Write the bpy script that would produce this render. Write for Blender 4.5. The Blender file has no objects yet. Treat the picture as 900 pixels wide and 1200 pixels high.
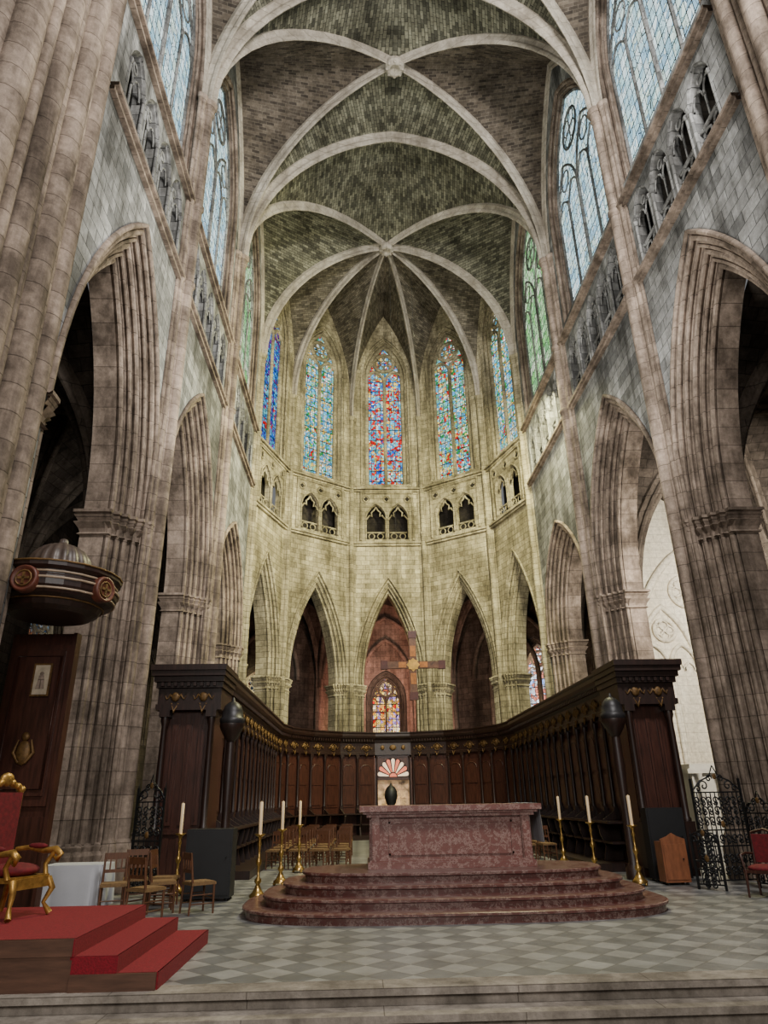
import bpy, math, random
from mathutils import Vector, Matrix
random.seed(5)
SC=bpy.context.scene
COL=SC.collection
pi=math.pi
sin,cos,sqrt=math.sin,math.cos,math.sqrt

# ------------------------------------------------------------ mesh builder
class MB:
    def __init__(s):
        s.v=[];s.f=[];s.sm=[];s.uv=[];s.M=Matrix.Identity(4)
    def add(s,vs,fs,sm=False,uv=None):
        b=len(s.v)
        for v in vs:
            w=s.M@Vector(v); s.v.append((w.x,w.y,w.z))
        for i,f in enumerate(fs):
            s.f.append(tuple(b+k for k in f)); s.sm.append(sm); s.uv.append(uv[i] if uv else None)
        return s
    def box(s,x0,x1,y0,y1,z0,z1):
        return s.add([(x0,y0,z0),(x1,y0,z0),(x1,y1,z0),(x0,y1,z0),(x0,y0,z1),(x1,y0,z1),(x1,y1,z1),(x0,y1,z1)],
              [(0,3,2,1),(4,5,6,7),(0,1,5,4),(1,2,6,5),(2,3,7,6),(3,0,4,7)])
    def grid(s,rows,sm=False,closed=False,uvf=None):
        m=len(rows[0]); vs=[p for r in rows for p in r]; fs=[];uv=[]
        for i in range(len(rows)-1):
            for j in range(m if closed else m-1):
                k=(j+1)%m
                fs.append((i*m+j,i*m+k,(i+1)*m+k,(i+1)*m+j))
                if uvf: uv.append([uvf[i][j],uvf[i][k],uvf[i+1][k],uvf[i+1][j]])
        return s.add(vs,fs,sm,uv if uvf else None)
    def lathe(s,prof,n=16,c=(0,0,0),mod=None,sm=True,cap=True):
        rows=[]
        for r,z in prof:
            rows.append([(c[0]+r*(mod(2*pi*j/n) if mod else 1)*cos(2*pi*j/n),c[1]+r*(mod(2*pi*j/n) if mod else 1)*sin(2*pi*j/n),c[2]+z) for j in range(n)])
        s.grid(rows,sm,True)
        if cap:
            for q in (rows[0],rows[-1]): s.add(q,[tuple(range(n))])
        return s
    def tube(s,pts,r,n=6,closed=False,cap=True):
        pts=[Vector(p) for p in pts]; N=len(pts); rows=[]
        for i,p in enumerate(pts):
            a=pts[i-1] if (i>0 or closed) else pts[0]; b=pts[(i+1)%N] if (i<N-1 or closed) else pts[-1]
            t=(b-a).normalized()
            ref=Vector((0,0,1)) if abs(t.z)<0.95 else Vector((0,1,0))
            if i>0: ref=prev
            x=(ref-t*ref.dot(t))
            if x.length<1e-4: x=t.orthogonal()
            x.normalize(); prev=x; y=t.cross(x)
            rr=r[i] if isinstance(r,(list,tuple)) else r
            rows.append([p+x*rr*cos(2*pi*j/n)+y*rr*sin(2*pi*j/n) for j in range(n)])
        if closed: rows.append(rows[0])
        s.grid(rows,True,True)
        if cap and not closed:
            s.add(rows[0],[tuple(range(n))]); s.add(rows[-1],[tuple(range(n))])
        return s
    def cyl(s,p0,p1,r0,r1=None,n=12):
        return s.tube([p0,p1],[r0,r1 if r1 is not None else r0],n)
    def sphere(s,c,r,n=10,sx=1,sy=1,sz=1):
        m=max(4,n//2+1); rows=[]
        for i in range(m+1):
            a=-pi/2+pi*i/m
            rows.append([(c[0]+r*sx*cos(a)*cos(2*pi*j/n),c[1]+r*sy*cos(a)*sin(2*pi*j/n),c[2]+r*sz*sin(a)) for j in range(n)])
        return s.grid(rows,True,True)
    def prism(s,pts,d0,d1,axis='y'):
        n=len(pts)
        f=(lambda p,d:(p[0],d,p[1])) if axis=='y' else ((lambda p,d:(d,p[0],p[1])) if axis=='x' else (lambda p,d:(p[0],p[1],d)))
        vs=[f(p,d0) for p in pts]+[f(p,d1) for p in pts]
        return s.add(vs,[tuple(range(n)),tuple(range(2*n-1,n-1,-1))]+[(i,(i+1)%n,n+(i+1)%n,n+i) for i in range(n)])
    def pieces(s):
        par=list(range(len(s.v)))
        def fd(a):
            while par[a]!=a: par[a]=par[par[a]]; a=par[a]
            return a
        for f in s.f:
            for k in f[1:]: par[fd(k)]=fd(f[0])
        comp={}
        for i,f in enumerate(s.f): comp.setdefault(fd(f[0]),[]).append(i)
        if len(comp)<2 or len(comp)>90: return [s]
        cl=[]
        for fs in comp.values():
            vs=[s.v[k] for i in fs for k in s.f[i]]
            cl.append([fs,[min(v[a] for v in vs)-.012 for a in range(3)],[max(v[a] for v in vs)+.012 for a in range(3)]])
        ch=True
        while ch:
            ch=False
            for i in range(len(cl)):
                for j in range(i+1,len(cl)):
                    A,B=cl[i],cl[j]
                    if all(A[1][a]<=B[2][a] and B[1][a]<=A[2][a] for a in range(3)):
                        A[0]+=B[0]; A[1]=[min(x,y) for x,y in zip(A[1],B[1])]; A[2]=[max(x,y) for x,y in zip(A[2],B[2])]
                        cl.pop(j); ch=True; break
                if ch: break
        if len(cl)<2 or len(cl)>14: return [s]
        out=[]
        for fs,_,_ in cl:
            m=MB(); mp={}
            for i in fs:
                nf=[]
                for k in s.f[i]:
                    if k not in mp: mp[k]=len(m.v); m.v.append(s.v[k])
                    nf.append(mp[k])
                m.f.append(tuple(nf)); m.sm.append(s.sm[i]); m.uv.append(s.uv[i])
            out.append(m)
        return out
    def obj(s,name,mat,parent=None,**kw):
        me=bpy.data.meshes.new(name); me.from_pydata(s.v,[],s.f); me.update()
        for p,a in zip(me.polygons,s.sm): p.use_smooth=a
        ul=me.uv_layers.new(name='UVMap')
        for p in me.polygons:
            ex=s.uv[p.index]; n=p.normal
            if ex is None:
                if abs(n.z)<0.8:
                    l=sqrt(n.x*n.x+n.y*n.y) or 1; tx,ty=-n.y/l,n.x/l
                    if tx+ty*0.3<0: tx,ty=-tx,-ty
            for k,li in enumerate(p.loop_indices):
                if ex is not None: ul.data[li].uv=ex[k]
                else:
                    co=me.vertices[me.loops[li].vertex_index].co
                    ul.data[li].uv=(co.x,co.y) if abs(n.z)>=0.8 else (co.x*tx+co.y*ty,co.z)
        me.materials.append(mat)
        o=bpy.data.objects.new(name,me); COL.objects.link(o)
        if parent: o.parent=parent
        for k,v in kw.items(): o[k]=v
        return o

def empty(name,loc=(0,0,0),rz=0,**kw):
    e=bpy.data.objects.new(name,None); e.empty_display_size=0.2; COL.objects.link(e)
    e.location=loc; e.rotation_euler=(0,0,rz)
    for k,v in kw.items(): e[k]=v
    return e
def thing(name,parts,loc,rz,label,category,group=None,warp=None):
    e=empty(name,loc,rz,label=label,category=category)
    if group: e['group']=group
    for p in parts:
        for m in p[1].pieces():
            if warp: m.v=[warp(v) for v in m.v]
            o=m.obj(p[0],p[2],e)
            if len(p)>3: o['label']=p[3]
    return e
def dup(e,loc,rz,label=None):
    n=e.copy(); COL.objects.link(n); n.location=loc; n.rotation_euler=(0,0,rz)
    if label: n['label']=label
    for ch in e.children:
        c=ch.copy(); COL.objects.link(c); c.parent=n
    return n

# ------------------------------------------------------------ materials
def newmat(name):
    m=bpy.data.materials.new(name); m.use_nodes=True; nt=m.node_tree; nt.nodes.clear()
    out=nt.nodes.new('ShaderNodeOutputMaterial')
    return m,nt,out
def N(nt,t,**kw):
    n=nt.nodes.new(t)
    for k,v in kw.items():
        if k in n.inputs: n.inputs[k].default_value=v
        else: setattr(n,k,v)
    return n
def rgba(c): return (c[0],c[1],c[2],1)
def ramp(nt,stops,interp='LINEAR'):
    r=nt.nodes.new('ShaderNodeValToRGB'); cr=r.color_ramp; cr.interpolation=interp
    while len(cr.elements)<len(stops): cr.elements.new(0.5)
    for e,(p,c) in zip(cr.elements,stops): e.position=p; e.color=rgba(c)
    return r
def mix(nt,a,b,fac=1.0,mode='MULTIPLY'):
    m=nt.nodes.new('ShaderNodeMix'); m.data_type='RGBA'; m.blend_type=mode
    if isinstance(fac,(int,float)): m.inputs[0].default_value=fac
    else: nt.links.new(fac,m.inputs[0])
    for i,x in ((6,a),(7,b)):
        if isinstance(x,(tuple,list)): m.inputs[i].default_value=rgba(x)
        else: nt.links.new(x,m.inputs[i])
    return m.outputs[2]
def stone(name,c1,c2,mort,bw=0.62,bh=0.34,ms=0.012,grime=(0.45,1.15),gs=0.5,bump=0.35,rough=0.9,streak=0.5,fine=(0.6,1.15)):
    m,nt,out=newmat(name); L=nt.links.new
    tc=N(nt,'ShaderNodeTexCoord')
    br=N(nt,'ShaderNodeTexBrick'); br.offset=0.5
    br.inputs['Color1'].default_value=rgba(c1);br.inputs['Color2'].default_value=rgba(c2);br.inputs['Mortar'].default_value=rgba(mort)
    br.inputs['Scale'].default_value=1;br.inputs['Mortar Size'].default_value=ms;br.inputs['Mortar Smooth'].default_value=0.3
    br.inputs['Brick Width'].default_value=bw;br.inputs['Row Height'].default_value=bh
    L(tc.outputs['UV'],br.inputs['Vector'])
    n1=N(nt,'ShaderNodeTexNoise',Scale=gs,Detail=8.0,Roughness=0.7); L(tc.outputs['Object'],n1.inputs['Vector'])
    r1=ramp(nt,[(0.36,(grime[0],grime[0]*0.98,grime[0]*0.95)),(0.62,(grime[1],)*3)]); L(n1.outputs['Fac'],r1.inputs[0])
    n2=N(nt,'ShaderNodeTexNoise',Scale=7.0,Detail=7.0,Roughness=0.75); L(tc.outputs['Object'],n2.inputs['Vector'])
    r2=ramp(nt,[(0.3,(fine[0],fine[0]*.985,fine[0]*.96)),(0.68,(fine[1],)*3)]); L(n2.outputs['Fac'],r2.inputs[0])
    mp=N(nt,'ShaderNodeMapping'); mp.inputs['Scale'].default_value=(1.6,1.6,0.22); L(tc.outputs['Object'],mp.inputs[0])
    n3=N(nt,'ShaderNodeTexNoise',Scale=1.0,Detail=7.0,Roughness=0.65); L(mp.outputs[0],n3.inputs['Vector'])
    r3=ramp(nt,[(0.38,(streak,streak*.985,streak*.96)),(0.58,(1.1,1.1,1.1))]); L(n3.outputs['Fac'],r3.inputs[0])
    c=mix(nt,br.outputs['Color'],r1.outputs[0]); c=mix(nt,c,r2.outputs[0]); c=mix(nt,c,r3.outputs[0])
    b=N(nt,'ShaderNodeBsdfPrincipled',Roughness=rough); L(c,b.inputs['Base Color'])
    b.inputs['Specular IOR Level'].default_value=0.15
    mm=N(nt,'ShaderNodeMath',operation='SUBTRACT'); L(n2.outputs['Fac'],mm.inputs[0]); L(br.outputs['Fac'],mm.inputs[1])
    bp=N(nt,'ShaderNodeBump',Strength=bump,Distance=0.03); L(mm.outputs[0],bp.inputs['Height']); L(bp.outputs[0],b.inputs['Normal'])
    L(b.outputs[0],out.inputs[0]); return m
def plain(name,col,rough=0.5,metal=0.0,var=0.25,scale=8.0,emit=0,bump=0.1,stretch=None):
    m,nt,out=newmat(name); L=nt.links.new
    tc=N(nt,'ShaderNodeTexCoord'); v=tc.outputs['Object']
    if stretch:
        mp=N(nt,'ShaderNodeMapping'); mp.inputs['Scale'].default_value=stretch; L(v,mp.inputs[0]); v=mp.outputs[0]
    n=N(nt,'ShaderNodeTexNoise',Scale=scale,Detail=6.0,Roughness=0.6); L(v,n.inputs['Vector'])
    r=ramp(nt,[(0.3,tuple(x*(1-var) for x in col)),(0.7,tuple(x*(1+var) for x in col))]); L(n.outputs['Fac'],r.inputs[0])
    b=N(nt,'ShaderNodeBsdfPrincipled',Roughness=rough,Metallic=metal); L(r.outputs[0],b.inputs['Base Color'])
    bp=N(nt,'ShaderNodeBump',Strength=bump,Distance=0.01); L(n.outputs['Fac'],bp.inputs['Height']); L(bp.outputs[0],b.inputs['Normal'])
    if emit:
        L(r.outputs[0],b.inputs['Emission Color']); b.inputs['Emission Strength'].default_value=emit
    L(b.outputs[0],out.inputs[0]); return m
def marble(name,c1,c2,c3,scale=3.0,rough=0.25):
    m,nt,out=newmat(name); L=nt.links.new
    tc=N(nt,'ShaderNodeTexCoord')
    n=N(nt,'ShaderNodeTexNoise',Scale=scale,Detail=10.0,Roughness=0.8,Distortion=0.3); L(tc.outputs['Object'],n.inputs['Vector'])
    r=ramp(nt,[(0.34,c1),(0.44,c2),(0.50,c1),(0.54,c3),(0.56,c2),(0.63,c1),(0.66,c3),(0.69,c1)]); L(n.outputs['Fac'],r.inputs[0])
    b=N(nt,'ShaderNodeBsdfPrincipled',Roughness=rough); L(r.outputs[0],b.inputs['Base Color']); L(b.outputs[0],out.inputs[0]); return m
def stained(name,pal,strength=1.5,cell=5.0,lead=0.05,pane=(.3,.45),light=(0.45,1.3),wr=.4,bar=True):
    m,nt,out=newmat(name); L=nt.links.new
    tc=N(nt,'ShaderNodeTexCoord'); uv=tc.outputs['UV']
    vo=N(nt,'ShaderNodeTexVoronoi',Scale=cell); L(uv,vo.inputs['Vector'])
    ve=N(nt,'ShaderNodeTexVoronoi',Scale=cell,feature='DISTANCE_TO_EDGE'); L(uv,ve.inputs['Vector'])
    sp=N(nt,'ShaderNodeSeparateColor'); L(vo.outputs['Color'],sp.inputs[0])
    sn=N(nt,'ShaderNodeVectorMath',operation='SNAP'); L(uv,sn.inputs[0]); sn.inputs[1].default_value=(pane[0],pane[1],1)
    wn=N(nt,'ShaderNodeTexWhiteNoise'); wn.noise_dimensions='2D'; L(sn.outputs[0],wn.inputs['Vector'])
    a=N(nt,'ShaderNodeMath',operation='MULTIPLY'); L(sp.outputs[0],a.inputs[0]); a.inputs[1].default_value=wr
    a2=N(nt,'ShaderNodeMath',operation='MULTIPLY_ADD'); L(wn.outputs['Value'],a2.inputs[0]); a2.inputs[1].default_value=1-wr; L(a.outputs[0],a2.inputs[2])
    k=len(pal); r=ramp(nt,[(i/k,c) for i,c in enumerate(pal)],'CONSTANT'); L(a2.outputs[0],r.inputs[0])
    g=N(nt,'ShaderNodeMath',operation='GREATER_THAN'); L(ve.outputs['Distance'],g.inputs[0]); g.inputs[1].default_value=lead
    sx=N(nt,'ShaderNodeSeparateXYZ'); L(uv,sx.inputs[0])
    gp=g.outputs[0]
    for ax,per,th in ((1,pane[1],.05),(0,pane[0],.03)):
        w=N(nt,'ShaderNodeMath',operation='MODULO'); L(sx.outputs[ax],w.inputs[0]); w.inputs[1].default_value=per
        g2=N(nt,'ShaderNodeMath',operation='GREATER_THAN'); L(w.outputs[0],g2.inputs[0]); g2.inputs[1].default_value=th
        gg=N(nt,'ShaderNodeMath',operation='MULTIPLY'); L(gp,gg.inputs[0]); L(g2.outputs[0],gg.inputs[1]); gp=gg.outputs[0]
    vr=ramp(nt,[(0,(light[0],)*3),(1,(light[1],)*3)]); L(sp.outputs[1],vr.inputs[0])
    c=mix(nt,r.outputs[0],vr.outputs[0])
    c=mix(nt,(0.01,0.01,0.012),c,gp,'MIX')
    e=N(nt,'ShaderNodeEmission',Strength=strength); L(c,e.inputs[0]); L(e.outputs[0],out.inputs[0]); return m

M_wall=stone('stone_grey',(0.36,0.36,0.355),(0.165,0.166,0.166),(0.08,0.08,0.08),grime=(0.4,1.2),gs=0.35,streak=.45)
M_apse=stone('stone_warm',(0.46,0.405,0.27),(0.29,0.255,0.17),(0.13,0.11,0.07),bw=0.5,bh=0.27,grime=(0.5,1.2),streak=.5)
M_pier=stone('stone_pink_brown',(0.33,0.26,0.21),(0.23,0.18,0.145),(0.13,0.10,0.08),bw=6,bh=0.46,ms=.010,grime=(0.45,1.25),gs=0.8,streak=.45,fine=(.62,1.18))
M_rib=stone('stone_rib',(0.47,0.42,0.35),(0.38,0.34,0.285),(0.26,0.23,0.185),bw=3,bh=0.5,grime=(0.65,1.15),streak=.75,fine=(.72,1.1))
M_webG=stone('vault_masonry_green',(0.27,0.262,0.195),(0.07,0.068,0.052),(0.035,0.034,0.026),bw=0.34,bh=0.13,ms=0.011,grime=(0.5,1.2),streak=.75)
M_webB=stone('vault_masonry_brown',(0.165,0.135,0.105),(0.055,0.045,0.037),(0.17,0.145,0.115),bw=0.34,bh=0.13,ms=0.010,grime=(0.5,1.2),streak=.75)
M_webA=stone('vault_masonry_apse',(0.24,0.21,0.155),(0.095,0.083,0.062),(0.05,0.045,0.035),bw=0.34,bh=0.13,ms=0.010,grime=(0.55,1.2),streak=.8)
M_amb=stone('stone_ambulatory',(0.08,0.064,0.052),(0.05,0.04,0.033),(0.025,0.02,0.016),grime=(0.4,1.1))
M_dark=stone('stone_passage_shade',(0.05,0.042,0.036),(0.035,0.03,0.025),(0.02,0.02,0.02))  # near-black stone: shade of the triforium recess put into the colour
M_chap=stone('stone_chapel_pink',(0.36,0.235,0.185),(0.28,0.185,0.15),(0.15,0.1,0.08),grime=(.5,1.1))
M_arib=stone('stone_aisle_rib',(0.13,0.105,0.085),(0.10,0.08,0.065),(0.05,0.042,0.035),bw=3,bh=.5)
M_cream=stone('stone_cream',(0.74,0.69,0.58),(0.70,0.65,0.54),(0.52,0.47,0.39),grime=(0.9,1.05),bump=0.1,streak=.93)
M_wood=plain('dark_walnut',(0.020,0.0085,0.006),0.42,0,0.5,3,bump=0.2,stretch=(6,6,0.7))
M_wood2=plain('red_walnut',(0.046,0.0155,0.010),0.38,0,0.5,3,bump=0.2,stretch=(6,6,0.7))
M_chair=plain('chair_wood',(0.10,0.038,0.016),0.5,0,0.3,6,stretch=(5,5,1))
M_rush=plain('rush_straw',(0.16,0.09,0.036),0.8,0,0.3,40,bump=0.4)
M_gold=plain('gilding',(0.40,0.23,0.06),0.42,0.7,0.45,14,bump=0.3)
M_dgold=plain('dull_gilding',(0.13,0.07,0.022),0.55,0.4,0.55,14,bump=0.4)
M_brass=plain('brass',(0.48,0.30,0.09),0.28,0.9,0.15,6)
M_wax=plain('candle_wax',(0.75,0.56,0.34),0.5,0,0.05,3)
M_black=plain('black_cabinet',(0.006,0.006,0.007),0.55,0,0.3,6)
M_iron=plain('wrought_iron',(0.011,0.011,0.012),0.45,0.4,0.3,10)
M_velvet=plain('red_velvet',(0.11,0.003,0.007),0.85,0,0.35,20,bump=0.3)
M_carpet=plain('red_carpet',(0.17,0.003,0.010),0.95,0,0.35,50,bump=0.5)
M_cloth=plain('white_cloth',(0.42,0.42,0.45),0.8,0,0.05,4)
M_ply=plain('brown_board',(0.085,0.040,0.024),0.5,0,0.3,3,stretch=(1,1,8))
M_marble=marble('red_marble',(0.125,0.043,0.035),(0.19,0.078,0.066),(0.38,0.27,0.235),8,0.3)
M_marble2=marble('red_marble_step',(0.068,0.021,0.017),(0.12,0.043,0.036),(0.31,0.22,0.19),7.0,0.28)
M_lead=plain('lead_sheet',(0.03,0.028,0.03),0.45,0.4,0.4,5)
M_bdome=plain('brown_dome',(0.07,0.05,0.041),0.45,0.1,0.4,6)
M_stonestep=stone('step_stone',(0.29,0.255,0.22),(0.25,0.22,0.19),(0.14,0.12,0.10),bw=2.6,bh=30,ms=0.006,grime=(0.55,1.15),streak=.7)
M_white=plain('white_plaster_stone',(0.6,0.57,0.5),0.7,0,0.08,5)
M_cred=plain('brown_red_wood',(0.10,0.028,0.016),0.5,0,0.4,8)
M_crs=plain('cross_brown',(0.16,0.07,0.028),0.5,0.0,0.5,9)
M_cab=plain('orange_brown_wood',(0.20,0.07,0.03),0.45,0,0.3,4,stretch=(4,4,1))

def floor_mat():
    m,nt,out=newmat('checker_marble_floor'); L=nt.links.new
    tc=N(nt,'ShaderNodeTexCoord'); mp=N(nt,'ShaderNodeMapping'); mp.inputs['Rotation'].default_value=(0,0,pi/4)
    L(tc.outputs['UV'],mp.inputs[0])
    ch=N(nt,'ShaderNodeTexChecker',Scale=2.9); ch.inputs['Color1'].default_value=(0.29,0.285,0.275,1); ch.inputs['Color2'].default_value=(0.165,0.165,0.165,1)
    L(mp.outputs[0],ch.inputs['Vector'])
    n=N(nt,'ShaderNodeTexNoise',Scale=1.3,Detail=8.0,Roughness=0.7); L(tc.outputs['Object'],n.inputs['Vector'])
    r=ramp(nt,[(0.35,(0.65,0.64,0.63)),(0.65,(1.15,1.15,1.15))]); L(n.outputs['Fac'],r.inputs[0])
    c=mix(nt,ch.outputs[0],r.outputs[0])
    br=N(nt,'ShaderNodeTexBrick'); br.offset=0; br.inputs['Scale'].default_value=2.9; br.inputs['Brick Width'].default_value=1;br.inputs['Row Height'].default_value=1;br.inputs['Mortar Size'].default_value=0.02
    br.inputs['Color1'].default_value=(1,1,1,1);br.inputs['Color2'].default_value=(0.8,0.81,0.82,1);br.inputs['Mortar'].default_value=(0.5,0.48,0.45,1)
    L(mp.outputs[0],br.inputs['Vector']); c=mix(nt,c,br.outputs[0])
    b=N(nt,'ShaderNodeBsdfPrincipled',Roughness=0.36); L(c,b.inputs['Base Color']); L(b.outputs[0],out.inputs[0]); return m
M_floor=floor_mat()

BL=(0.012,0.10,0.6);LB=(0.10,0.45,0.85);RD=(0.75,0.015,0.012);GR=(0.03,0.36,0.08);YE=(0.9,0.6,0.12);WH=(0.85,0.88,0.78);PU=(0.2,0.03,0.35);LG=(0.3,0.72,0.4);CY=(0.15,0.6,0.65)
M_g_center=stained('stained_blue_red',[BL,LB,WH,LB,RD,CY,YE,RD,LB,BL],1.7,8,.035,(.29,.7),wr=.5)
M_g_left=stained('stained_green_blue',[CY,LG,WH,LB,YE,CY,WH,GR,LB,RD],1.5,8,.035,(.29,.7),wr=.5)
M_g_right=stained('stained_red_green',[LB,YE,RD,CY,LG,WH,LB,GR,YE,RD],1.5,8,.035,(.29,.7),wr=.5)
M_g_blue=stained('stained_blue',[BL,LB,PU,BL,LB,CY,RD,LB],1.2,7,.04,(.29,.7))
M_g_pale=stained('glazing_pale_blue',[(0.34,0.58,0.70),(0.5,0.74,0.80),(0.7,0.86,0.88),(0.3,0.5,0.64),(0.65,0.83,0.76),(0.4,0.64,0.68)],1.75,4,0.02,(.3,.48),light=(.75,1.1),wr=.2)
M_g_dim=stained('glazing_dim_blue',[(0.2,0.3,0.5),(0.3,0.4,0.5),(0.5,0.55,0.6),(0.5,0.2,0.1)],.35,5,0.05)
M_g_mix=stained('glazing_bright_mixed',[(0.3,0.45,0.9),(0.8,0.85,0.95),(0.9,0.3,0.2),(0.85,0.9,0.95),(0.5,0.65,0.95)],2.2,5,0.04)
M_g_green=stained('glazing_green',[(0.25,0.66,0.2),(0.5,0.8,0.42),(0.22,0.5,0.22),(0.75,0.88,0.65),(0.38,0.68,0.36)],1.4,4,0.02,(.3,.48),light=(.7,1.1),wr=.2)
M_g_warm=stained('stained_orange',[RD,YE,(0.95,0.38,0.06),(0.4,0.25,0.6),(0.95,0.65,0.3),(.95,.75,.5),YE,(0.9,0.2,0.1)],1.9,6,0.045,(.24,.45))

# ------------------------------------------------------------ gothic helpers
def arcpts(a,h,off,Nn):
    R=(a*a+h*h)/(2*a); c=R-a; Ro=R+off; fm=math.acos(max(-1,min(1,c/Ro)))
    l=[(c-Ro*cos(fm*i/Nn),Ro*sin(fm*i/Nn)) for i in range(Nn+1)]
    l[-1]=(0,l[-1][1])
    return l+[(-x,z) for x,z in reversed(l[:-1])]
def frame(p0,p1,cen):
    p0=Vector(p0);p1=Vector(p1);t=(p1-p0);Ln=t.length;t.normalize();n=Vector((-t.y,t.x))
    if n.dot(Vector(cen)-(p0+p1)/2)<0:n=-n
    return (lambda u,z,d:(p0.x+t.x*u+n.x*d,p0.y+t.y*u+n.y*d,z)),Ln,t,n
def band(mb,F,Ln,z0,z1,ops,d=0.0,u0=0.0,Nn=10):
    q=lambda ua,ub,za,zb: mb.add([F(ua,za,d),F(ub,za,d),F(ub,zb,d),F(ua,zb,d)],[(0,1,2,3)]) if (ub-ua>1e-4 and zb-za>1e-4) else None
    cur=u0
    for o in ops:
        uc,a,h,zs,zb,off=o; A=a+off
        q(cur,uc-A,z0,z1)
        pts=arcpts(a,h,off,Nn)
        for i in range(len(pts)-1):
            (xa,za),(xb,zc)=pts[i],pts[i+1]
            mb.add([F(uc+xa,zs+za,d),F(uc+xb,zs+zc,d),F(uc+xb,z1,d),F(uc+xa,z1,d)],[(0,1,2,3)])
        if zb>z0: q(uc-A,uc+A,z0,zb)
        cur=uc+A
    q(cur,Ln,z0,z1)
def archsweep(mb,F,uc,a,h,zs,zb,prof,Nn=10):
    rows=[]
    for ro,d in prof:
        p=[(x,z) for x,z in arcpts(a,h,ro,Nn)]
        if zb<zs: p=[(p[0][0],zb-zs)]+p+[(p[-1][0],zb-zs)]
        rows.append([F(uc+x,zs+z,d) for x,z in p])
    mb.grid(rows)
def orders(off,k,dd,r,end):
    w=off/k;P=[]
    ro,d=off,0.0
    for i in range(k):
        rr=r*(1.15 if i%2==0 else .8)
        P+=[(ro,d),(ro-w+2.3*rr,d),(ro-w+2.1*rr,d-1.3*rr)]
        cx,cz=ro-w+rr,d-rr
        for th in (50,95,140,185,230): P.append((cx+rr*cos(math.radians(th)),cz+rr*sin(math.radians(th))))
        P.append((ro-w+0.9*rr,d-2.4*rr))
        ro-=w;d-=dd
        P.append((ro,d))
    P.append((0,end)); return P
def jambcap(mb,F,uc,a,off,Dt,th,rings):
    for sg in (-1,1):
        rows=[]
        for e,z in rings:
            pts=[(off+.18,e),(off+.02,e)]
            for i in range(13):
                t=i/12; bump=(0.06 if i%2 else 0)*(1 if e>0.04 else 0)
                pts.append((off*(1-t)-e*t-bump,-Dt*t+e*(1-t)+bump))
            pts+=[(-e,-th-e)]
            rows.append([F(uc+sg*(a+ro),z,d) for ro,d in pts])
        mb.grid(rows)
        for q in (rows[0],rows[-1]): mb.add(q,[tuple(range(len(q)))])
CAPR=lambda zs:[(0.01,zs-.6),(0.06,zs-.58),(0.01,zs-.52),(0.04,zs-.44),(0.14,zs-.3),(0.06,zs-.26),(0.15,zs-.12),(0.08,zs-.1),(0.17,zs-.07),(0.17,zs)]
BASER=[(0.24,0.0),(0.24,0.55),(0.16,0.62),(0.18,0.72),(0.1,0.8),(0.13,0.88),(0.03,0.95)]
def tracery(mb,F,uc,a,h,zs,zb,n,d,w=0.07):
    P=lambda x,z:F(uc+x,zs+z,d)
    def ring(cx,cz,r,t,m=18): mb.tube([P(cx+r*cos(2*pi*i/m),cz+r*sin(2*pi*i/m)) for i in range(m)],t,5,closed=True)
    ol=arcpts(a,h,-w,8); ol=[(ol[0][0],zb-zs)]+ol+[(ol[-1][0],zb-zs)]
    mb.tube([P(x,z) for x,z in ol],w*1.2,5)
    lw=2*a/n
    for i in range(1,n):
        x=-a+lw*i; t=w*(1.5 if (n==4 and i==2) else 1.0)
        mb.tube([P(x,zb-zs),P(x,0.1)],t,6)
    low=-0.35
    for i in range(n):
        x=-a+lw*(i+.5)
        mb.tube([P(x+q,low+z) for q,z in arcpts(lw/2,lw*0.75,0,5)],w*.8,5)
        if n==2:
            ring(x,low+lw*.42,lw*.2,w*.35,10)
    if n==2:
        r=a*.5; cz=h*.46; ring(0,cz,r,w*1.1)
        for k in range(6): ring(r*.6*cos(k*pi/3),cz+r*.6*sin(k*pi/3),r*.28,w*.4,8)
        for s in(-1,1):
            mb.tube([P(s*a*.95,low+.1),P(s*a*.72,cz*.75),P(s*r*.8,cz+r*.6)],w*.7,5)
    else:
        for s in (-1,1):
            mb.tube([P(s*a/2+q,low+z) for q,z in arcpts(a/2,a*.95,0,7)],w,5)
            ring(s*a/2,low+a*.62,a*.17,w*.6,12)
        r=a*.32; cz=h*.6; ring(0,cz,r,w*.9)
        for k in range(4): ring(r*.5*cos(k*pi/2+.78),cz+r*.5*sin(k*pi/2+.78),r*.4,w*.45,10)
def glasspoly(F,uc,a,h,zs,zb,d):
    mb=MB(); p=arcpts(a,h,0,10); p=[(p[0][0],zb-zs)]+p+[(p[-1][0],zb-zs)]
    vs=[F(uc+x,zs+z,d) for x,z in p]; uvs=[(x+34.8+.29*int(uc*3),zs+z+11) for x,z in p]
    mb.add(vs,[tuple(range(len(vs)))],False,[uvs]); return mb
def halfcurve(P,Q,zs,h,Nn=14):
    P=Vector(P);Q=Vector(Q);Ln=(P-Q).length;res=[]
    for i in range(Nn+1):
        th=pi/2*i/Nn; z=h*sin(th)
        if h>=Ln:
            R=(Ln*Ln+h*h)/(2*Ln); r=sqrt(max(0,R*R-z*z))-(R-Ln)
        else: r=Ln*cos(th)
        q=Q+(P-Q)*(max(0,r)/Ln); res.append(Vector((q.x,q.y,zs+z)))
    return res
def web(mb,A,B,m=5):
    rows=[];uvs=[];v=0
    for i,(p,q) in enumerate(zip(A,B)):
        if i: v+=((p+q)/2-(A[i-1]+B[i-1])/2).length
        rows.append([p.lerp(q,j/m) for j in range(m+1)])
        l=(q-p).length
        uvs.append([(l*j/m+50,v) for j in range(m+1)])
    mb.grid(rows,False,False,uvs)
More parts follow.
